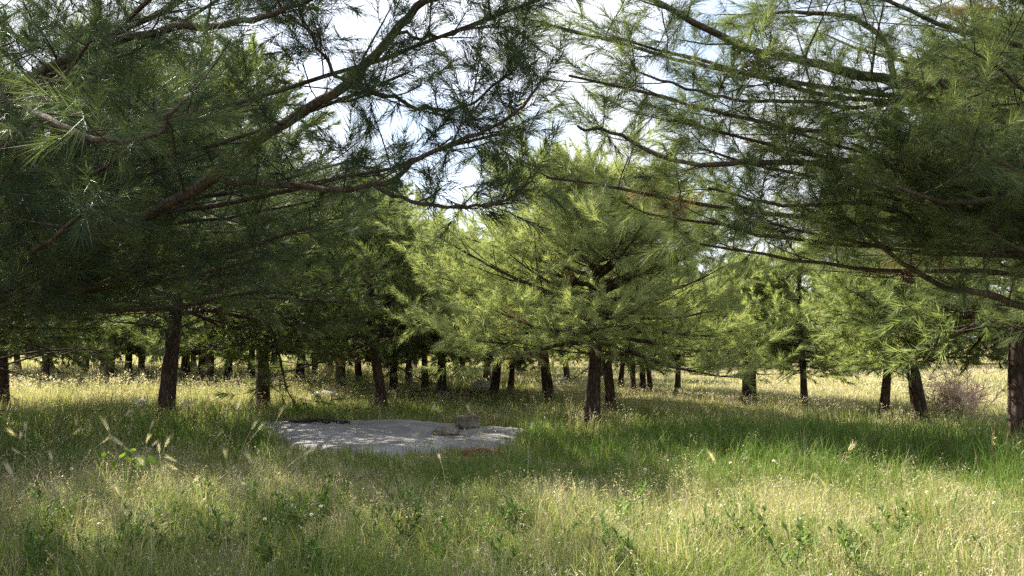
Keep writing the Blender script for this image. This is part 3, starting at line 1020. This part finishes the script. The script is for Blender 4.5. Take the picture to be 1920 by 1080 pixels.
def blades(g, rng, n, d0, d1, width, segs, hmul=1.0, lean=0.45, clump=0.0, dry_shift=0.0, dry_sd=0.13, where=None):
    x, y = scatter(rng, n, d0, d1)
    if clump:
        cx, cyy = scatter(rng, max(4, n // 24), d0, d1)
        pick = rng.integers(0, len(cx), n)
        use = rng.random(n) < clump
        cs = rng.uniform(0.03, 0.10, len(cx))[pick]
        x = np.where(use, cx[pick] + rng.normal(0, 1, n) * cs, x)
        y = np.where(use, cyy[pick] + rng.normal(0, 1, n) * cs, y)
        ctint = np.where(use, rng.normal(0, 0.17, len(cx))[pick], 0)
        ch = np.where(use, rng.uniform(0.6, 1.5, len(cx))[pick], 0.85)
        caz = rng.uniform(0, 6.28, len(cx))[pick]
    thin = vnoise(x, y, 1.1) * 0.6 + vnoise(x, y, 4.0) * 0.4
    jx, jy = x + 0.7 * (vnoise(x, y, 3.1) - 0.5), y + 1.1 * (vnoise(x, y, 2.7) - 0.5)
    keep = ~in_slab(jx, jy, 0.97) & (rng.random(n) < sstep(0.22, 0.62, thin) * 0.85 + 0.22)
    if where is not None:
        keep &= rng.random(n) < where(x, y)
    bare = blob(x, y, -0.45, 10.4, 0.6, 0.45)
    keep &= rng.random(n) > bare * 0.9
    near = np.full(n, 9.0)
    for tx, ty in TREE_XY:
        near = np.minimum(near, np.hypot(x - tx, y - ty))
    keep &= rng.random(n) > 0.55 * sstep(0.75, 0.2, near)
    x, y, near = x[keep], y[keep], near[keep]
    n = len(x)
    dr = dryness(x, y) + dry_shift
    h = tallness(x, y) * rng.uniform(0.45, 1.25, n) * hmul
    if clump:
        dr = dr + ctint[keep]
        h = h * ch[keep]
    tint = np.clip(dr + rng.normal(0, dry_sd, n), 0.10, 0.95)
    tint = np.where(rng.random(n) < 0.04 + 0.45 * sstep(0.9, 0.25, near), 0.99, tint)
    az = rng.uniform(0, 2 * np.pi, n)
    if clump:
        az = np.where(rng.random(n) < 0.5, caz[keep] + rng.normal(0, 0.6, n), az)
    ln = np.abs(rng.normal(0, lean, n)) + 0.08
    dx, dy = np.cos(az), np.sin(az)
    fa = rng.uniform(0, 2 * np.pi, n)
    sx, sy = np.cos(fa), np.sin(fa)
    w = width * rng.uniform(0.6, 1.4, n) * 0.5
    z = terrain(x, y) - 0.01
    if segs == 1:
        v = np.empty((n, 3, 3), np.float32)
        v[:, 0] = np.stack([x - sx * w, y - sy * w, z], 1)
        v[:, 1] = np.stack([x + sx * w, y + sy * w, z], 1)
        v[:, 2] = np.stack([x + dx * ln * h, y + dy * ln * h, z + h * (1 - 0.3 * np.minimum(ln, 1.2))], 1)
        g.add(v.reshape(-1, 3), None, np.arange(3 * n).reshape(-1, 3), np.repeat(tint, 3))
    else:
        mx, my, mz = x + dx * ln * h * 0.32, y + dy * ln * h * 0.32, z + h * 0.58
        tx, ty, tz = x + dx * ln * h * 1.05, y + dy * ln * h * 1.05, z + h * (1 - 0.42 * np.minimum(ln, 1.4))
        v = np.empty((n, 5, 3), np.float32)
        v[:, 0] = np.stack([x - sx * w, y - sy * w, z], 1)
        v[:, 1] = np.stack([x + sx * w, y + sy * w, z], 1)
        v[:, 2] = np.stack([mx - sx * w * 0.85, my - sy * w * 0.85, mz], 1)
        v[:, 3] = np.stack([mx + sx * w * 0.85, my + sy * w * 0.85, mz], 1)
        v[:, 4] = np.stack([tx, ty, tz], 1)
        b = np.arange(n)[:, None] * 5
        t = np.concatenate([b + [0, 1, 3], b + [0, 3, 2], b + [2, 3, 4]], 1).reshape(-1, 3)
        g.add(v.reshape(-1, 3), None, t, np.repeat(tint, 5))


def seedheads(g, rng, n, d0, d1, half=43.0, size=1.0, right_bias=None):
    """small loose grass panicles: a thin stem and a few spikelets"""
    x, y = scatter(rng, n, d0, d1, half)
    keep = ~in_slab(x, y, 1.0) & (rng.random(n) < np.clip(dryness(x, y) * 1.5 - 0.25, 0.05, 1))
    x, y = x[keep], y[keep]
    n = len(x)
    z = terrain(x, y)
    h = tallness(x, y) * rng.uniform(0.9, 1.5, n)
    az = rng.uniform(0, 6.28, n)
    dx, dy = np.cos(az) * 0.25 * h, np.sin(az) * 0.25 * h
    top = np.stack([x + dx, y + dy, z + h], 1)
    w = 0.0016 * size
    fa = rng.uniform(0, 6.28, n)
    s = np.stack([np.cos(fa), np.sin(fa), 0 * fa], 1) * w
    b = np.stack([x, y, z], 1)
    tint = np.clip(rng.normal(0.80, 0.10, n), 0.5, 0.95)
    v = np.stack([b - s, b + s, top], 1).reshape(-1, 3)
    g.add(v, None, np.arange(3 * n).reshape(-1, 3), np.repeat(tint, 3))
    k = 6
    idx = np.repeat(np.arange(n), k)
    m = len(idx)
    c = top[idx] + rng.normal(0, 0.016, (m, 3)) * size - np.stack([dx, dy, h], 1)[idx] * rng.uniform(0, 0.22, m)[:, None]
    d = norm(rng.normal(size=(m, 3)) + np.array([0, 0, 0.3])) * (0.0115 * size)
    sd = norm(np.cross(d, rng.normal(size=(m, 3)))) * (0.0032 * size)
    v = np.stack([c - d, c + sd, c + d, c - sd], 1).reshape(-1, 3)
    q = np.arange(4 * m).reshape(-1, 4)
    g.add(v, q, None, np.repeat(np.clip(tint[idx] + 0.06, 0, 0.95), 4))


build_slab_litter()
_t0 = _t.time()
rng = np.random.default_rng(2024)
g = Geo()
blades(g, rng, 30000, 2.2, 4.8, 0.0042, 2, clump=0.4)
blades(g, rng, 150000, 4.4, 9.0, 0.0048, 2, clump=0.7, lean=0.62)
blades(g, rng, 95000, 8.5, 14.5, 0.008, 2, clump=0.6)
blades(g, rng, 90000, 14.0, 24.0, 0.016, 1, clump=0.3)
blades(g, rng, 55000, 23.5, 45.0, 0.035, 1)
blades(g, rng, 22000, 45.0, 80.0, 0.08, 1, hmul=1.1)
# long fresh blades in tussocks, thickest right of the slab and in the shade at the left
blades(g, rng, 60000, 4.6, 14.0, 0.0075, 2, hmul=1.25, lean=0.5, clump=0.92, dry_shift=-0.22, dry_sd=0.08,
       where=lambda x, y: np.clip(0.9 * blob(x, y, 3.6, 9.6, 4.2, 1.9) + 0.8 * blob(x, y, -5.0, 10.5, 3.0, 2.6) + 0.5 * blob(x, y, -1.5, 8.6, 2.2, 0.9), 0.10, 1))
# tufts creeping over the slab's rim
blades(g, rng, 120000, 9.2, 15.2, 0.0065, 2, hmul=1.15, lean=0.6, clump=0.9, dry_shift=-0.05,
       where=lambda x, y: (in_slab(x, y, 1.12) & ~in_slab(x, y, 0.93)) * 0.85)
# matted dry thatch low down
blades(g, rng, 60000, 2.5, 10.0, 0.0045, 1, hmul=0.7, lean=1.6, dry_shift=0.28)
blades(g, rng, 50000, 3.0, 10.0, 0.0028, 1, hmul=1.45, lean=0.9, dry_shift=0.25)
seedheads(g, rng, 8000, 3.0, 10.0)
seedheads(g, rng, 14000, 10.0, 22.0, size=1.7)
seedheads(g, rng, 9000, 22.0, 45.0, size=3.5)
tag(link("grass", g.mesh("grass", 'grass', smooth=False)), "tall mixed green and straw dry meadow grass covering the ground", "grass", kind="stuff")
print("grass verts", g.n, _t.time() - _t0)


# ------------------------------------------------------------------ plants that stand out of the grass
def barley_mesh(seed, H, bend):
    """(stem, bristly seed head)"""
    rng = np.random.default_rng(seed)
    t = np.linspace(0, 1, 9)
    pts = np.stack([bend * t ** 2.6 * H, 0 * t, H * (t - 0.10 * abs(bend) * t ** 4)], 1)
    s = Geo()
    tube(s, pts, np.linspace(0.0022, 0.0012, 9), 4, tint=0.3)
    d = norm(pts[-1] - pts[-2])
    h = Geo()
    n = 26
    a = norm(np.cross(d, [0.1, 1, 0.2]))
    b = np.cross(d, a)
    for i in range(n):
        f = i / n
        az = i * 2.39996
        o = pts[-1] + d * f * 0.075
        r = a * math.cos(az) + b * math.sin(az)
        k = o + r * 0.005
        e = norm(d + r * 0.35)
        sd = norm(np.cross(e, r)) * 0.0028
        h.add([k, k + e * 0.010 + sd, k + e * 0.020, k + e * 0.010 - sd], [(0, 1, 2, 3)], None, 0.7)
        ln = rng.uniform(0.035, 0.07)
        tip = k + norm(d + r * 0.28 + rng.normal(0, 0.05, 3)) * ln + e * 0.015
        h.add([k + e * 0.015 - sd * 0.35, k + e * 0.015 + sd * 0.35, tip], None, [(0, 1, 2)], 0.95)
    return s.mesh("barley_stem", 'straw'), h.mesh("barley_head", 'straw', smooth=False)


BARLEY = [barley_mesh(1, 0.50, 0.30), barley_mesh(2, 0.58, 0.45), barley_mesh(3, 0.44, 0.55), barley_mesh(4, 0.62, 0.2)]
rng = np.random.default_rng(55)
spots = []
for k in range(34):
    y = rng.uniform(5.4, 8.8)
    spots.append((rng.uniform(-0.66, -0.30) * y, y))
for px, y in [(-0.05, 8.6), (-0.35, 9.0), (-0.22, 8.2), (0.15, 7.6), (-1.3, 8.8), (-1.05, 9.2), (1.7, 6.2), (2.6, 6.4), (-0.6, 7.2)]:
    spots.append((px, y))
for k, (x, y) in enumerate(spots):
    s, h = BARLEY[k % 4]
    left = x < -1.5
    root = link("barley_stalk", None, None, (x, y, float(terrain(x, y))), (0, 0, rng.uniform(0, 6.28)), rng.uniform(0.85, 1.25))
    root.empty_display_size = 0.05
    tag(root, "pale wild barley stalk with bristly head " + ("in the shaded grass left of the slab" if left else "in front of the slab"),
        "barley", "wild barley left of the slab" if left else "wild barley before the slab")
    link("stem", s, root)
    link("seed_head", h, root)


def flower_mesh():
    s, h = Geo(), Geo()
    tube(s, [(0, 0, 0), (0.01, 0, 0.14), (0.0, 0.01, 0.30)], [0.0018, 0.0016, 0.0014], 4, tint=0.3)
    rng = np.random.default_rng(6)
    for i in range(34):
        d = norm(rng.normal(size=3) + np.array([0, 0, 0.5]))
        o = np.array([0.0, 0.01, 0.305])
        sd = norm(np.cross(d, rng.normal(size=3))) * 0.0055
        h.add([o, o + d * 0.011 + sd, o + d * 0.019, o + d * 0.011 - sd], [(0, 1, 2, 3)], None, rng.random())
    return s.mesh("flower_stem", 'weed'), h.mesh("flower_head", 'petal', smooth=False)


FS, FH = flower_mesh()
fl = []
for k in range(16):
    y = rng.uniform(5.2, 8.2)
    fl.append((rng.uniform(-0.62, -0.2) * y, y, 0))
for k in range(12):
    y = rng.uniform(5.6, 10.4)
    fl.append((rng.uniform(0.15, 0.62) * y, y, 1))
for x, y, side in fl:
    root = link("white_flower", None, None, (x, y, float(terrain(x, y))), (rng.normal(0, 0.15), rng.normal(0, 0.15), rng.uniform(0, 6.28)), rng.uniform(0.6, 0.95))
    root.empty_display_size = 0.05
    tag(root, "small round white wildflower " + ("in the grass left of the slab" if side == 0 else "in the bright grass right of the slab"),
        "flower", "white flowers left of the slab" if side == 0 else "white flowers right of the slab")
    link("stem", FS, root)
    link("flower_head", FH, root)


def leaf_blade(r=0.03):
    """heart-shaped, slightly cupped leaf lying along +x"""
    g = Geo()
    n = 14
    a = np.linspace(-np.pi, np.pi, n, endpoint=False)
    rr = r * (1 - 0.32 * np.exp(-((np.abs(a) - np.pi) / 0.5) ** 2))
    p = np.stack([r * 0.85 + rr * np.cos(a), rr * 1.05 * np.sin(a), 0.25 * rr * np.abs(np.sin(a))], 1)
    g.add(np.vstack([p, [r * 0.8, 0, 0]]), None, [(i, (i + 1) % n, n) for i in range(n)], np.concatenate([np.full(n, 1.0), [0.8]]))
    return g.mesh("heart_leaf", 'weed')


LEAF = leaf_blade()
rng = np.random.default_rng(91)
root = link("leafy_weed", None, None, (-3.55, 7.2, float(terrain(-3.55, 7.2))))
tag(root, "bright green weed with round heart shaped leaves sticking out of the left grass", "weed")
s = Geo()
for k in range(13):
    az = rng.uniform(0, 6.28)
    rad = rng.uniform(0.05, 0.34)
    tip = np.array([math.cos(az) * rad, math.sin(az) * rad * 0.6, rng.uniform(0.30, 0.50)])
    tube(s, [(0, 0, 0), tip * [0.4, 0.4, 0.6], tip], [0.004, 0.003, 0.002], 4, tint=0.5)
    link("leaf", LEAF, root, tuple(tip), (rng.normal(0.3, 0.5), rng.normal(0.1, 0.5), az), rng.uniform(0.8, 1.7))
link("stems", s.mesh("weed_stems", 'weed'), root)


def bare_bush():
    rng = np.random.default_rng(64)
    root = link("bare_bush", None, None, (8.9, 15.6, float(terrain(8.9, 15.6))))
    tag(root, "bare pinkish bush of fine dry twigs beside the right leaning trunk", "bush")
    g, f = Geo(), Geo()
    for k in range(40):
        az = rng.uniform(0, 6.28)
        d = norm(np.array([math.cos(az) * 0.55, math.sin(az) * 0.55, 1.0]) + rng.normal(0, 0.15, 3))
        ln = rng.uniform(0.35, 1.2)
        o_ = rng.normal(0, 0.22, 2)
        pts = [np.array([o_[0], o_[1], -0.02])]
        for q in range(6):
            d = norm(d + rng.normal(0, 0.13, 3))
            pts.append(pts[-1] + d * ln / 6)
        tube(g, pts, np.linspace(0.011, 0.004, 7), 4, tint=rng.random())
        for m in range(36):
            j = rng.integers(1, 7)
            dd = norm(d + norm(rng.normal(size=3)) * 0.9)
            l2 = rng.uniform(0.12, 0.38)
            e = pts[j] + dd * l2 * 0.5 + rng.normal(0, 0.02, 3)
            tube(f, [pts[j], e, e + norm(dd + rng.normal(0, 0.3, 3)) * l2 * 0.5], [0.006, 0.005, 0.003], 3, tint=rng.random(), cap=False)
    link("stems", g.mesh("bush_stems", 'twig_pale'), root)
    link("twigs", f.mesh("bush_twigs", 'twig_pale', smooth=False), root)


bare_bush()


# dark upright weeds in the foreground, each one a plant of its own
def weed_mesh(seed, H):
    rng = np.random.default_rng(seed)
    s, l = Geo(), Geo()
    for k in range(3):
        d = norm(np.array([rng.normal(0, 0.25), rng.normal(0, 0.25), 1]))
        pts = [np.zeros(3)]
        for q in range(5):
            d = norm(d + rng.normal(0, 0.08, 3))
            pts.append(pts[-1] + d * H / 5 * rng.uniform(0.8, 1.1))
        pts = np.array(pts)
        tube(s, pts, np.linspace(0.004, 0.0015, 6), 4, tint=0.2)
        for m in range(26):
            f = rng.uniform(0.15, 1.0) * 4.99
            i = int(f)
            p = pts[i] + (pts[i + 1] - pts[i]) * (f - i)
            az = m * 2.4
            dd = norm(np.array([math.cos(az), math.sin(az), rng.uniform(0.3, 1.1)]))
            ln = rng.uniform(0.04, 0.10) * (1.25 - f / 8)
            sd = norm(np.cross(dd, UP)) * ln * 0.17
            l.add([p, p + dd * ln * 0.5 + sd, p + dd * ln, p + dd * ln * 0.5 - sd], [(0, 1, 2, 3)], None, rng.random() * 0.6)
    return s.mesh("weed_stem", 'weed'), l.mesh("weed_leaves", 'weed', smooth=False)


WEEDS = [weed_mesh(1, 0.38), weed_mesh(2, 0.32), weed_mesh(3, 0.44)]
rng = np.random.default_rng(17)
wl = [(-2.9, 4.9), (-2.6, 5.3), (-2.2, 4.8), (-3.2, 5.4), (-1.9, 5.2), (-2.5, 4.6), (-3.0, 4.5), (-3.5, 5.9), (-1.4, 5.0), (-1.0, 5.6), (-0.9, 6.4), (-0.6, 5.2),
      (-1.7, 6.0), (-2.3, 6.2), (0.2, 5.3), (1.4, 5.6), (2.2, 5.2), (0.9, 4.9), (2.9, 5.9), (-3.9, 6.6), (3.2, 5.2), (0.5, 6.1), (-0.1, 4.8), (1.9, 6.4)]
wl += [(rng.uniform(-0.62, -0.05) * d_, d_) for d_ in rng.uniform(4.7, 7.0, 26)] + [(rng.uniform(0.0, 0.6) * d_, d_) for d_ in rng.uniform(4.7, 6.4, 16)]
for k, (x, y) in enumerate(wl):
    s, l = WEEDS[k % 3]
    left = x < -0.8
    root = link("leafy_herb", None, None, (x, y, float(terrain(x, y)) - 0.01), (0, 0, rng.uniform(0, 6.28)), rng.uniform(0.8, 1.2))
    root.empty_display_size = 0.05
    tag(root, "dark narrow leaved herb in the shaded grass, bottom " + ("left" if left else "centre and right"), "herb",
        "dark herbs bottom left" if left else "dark herbs bottom centre and right")
    link("stem", s, root)
    link("leaves", l, root)
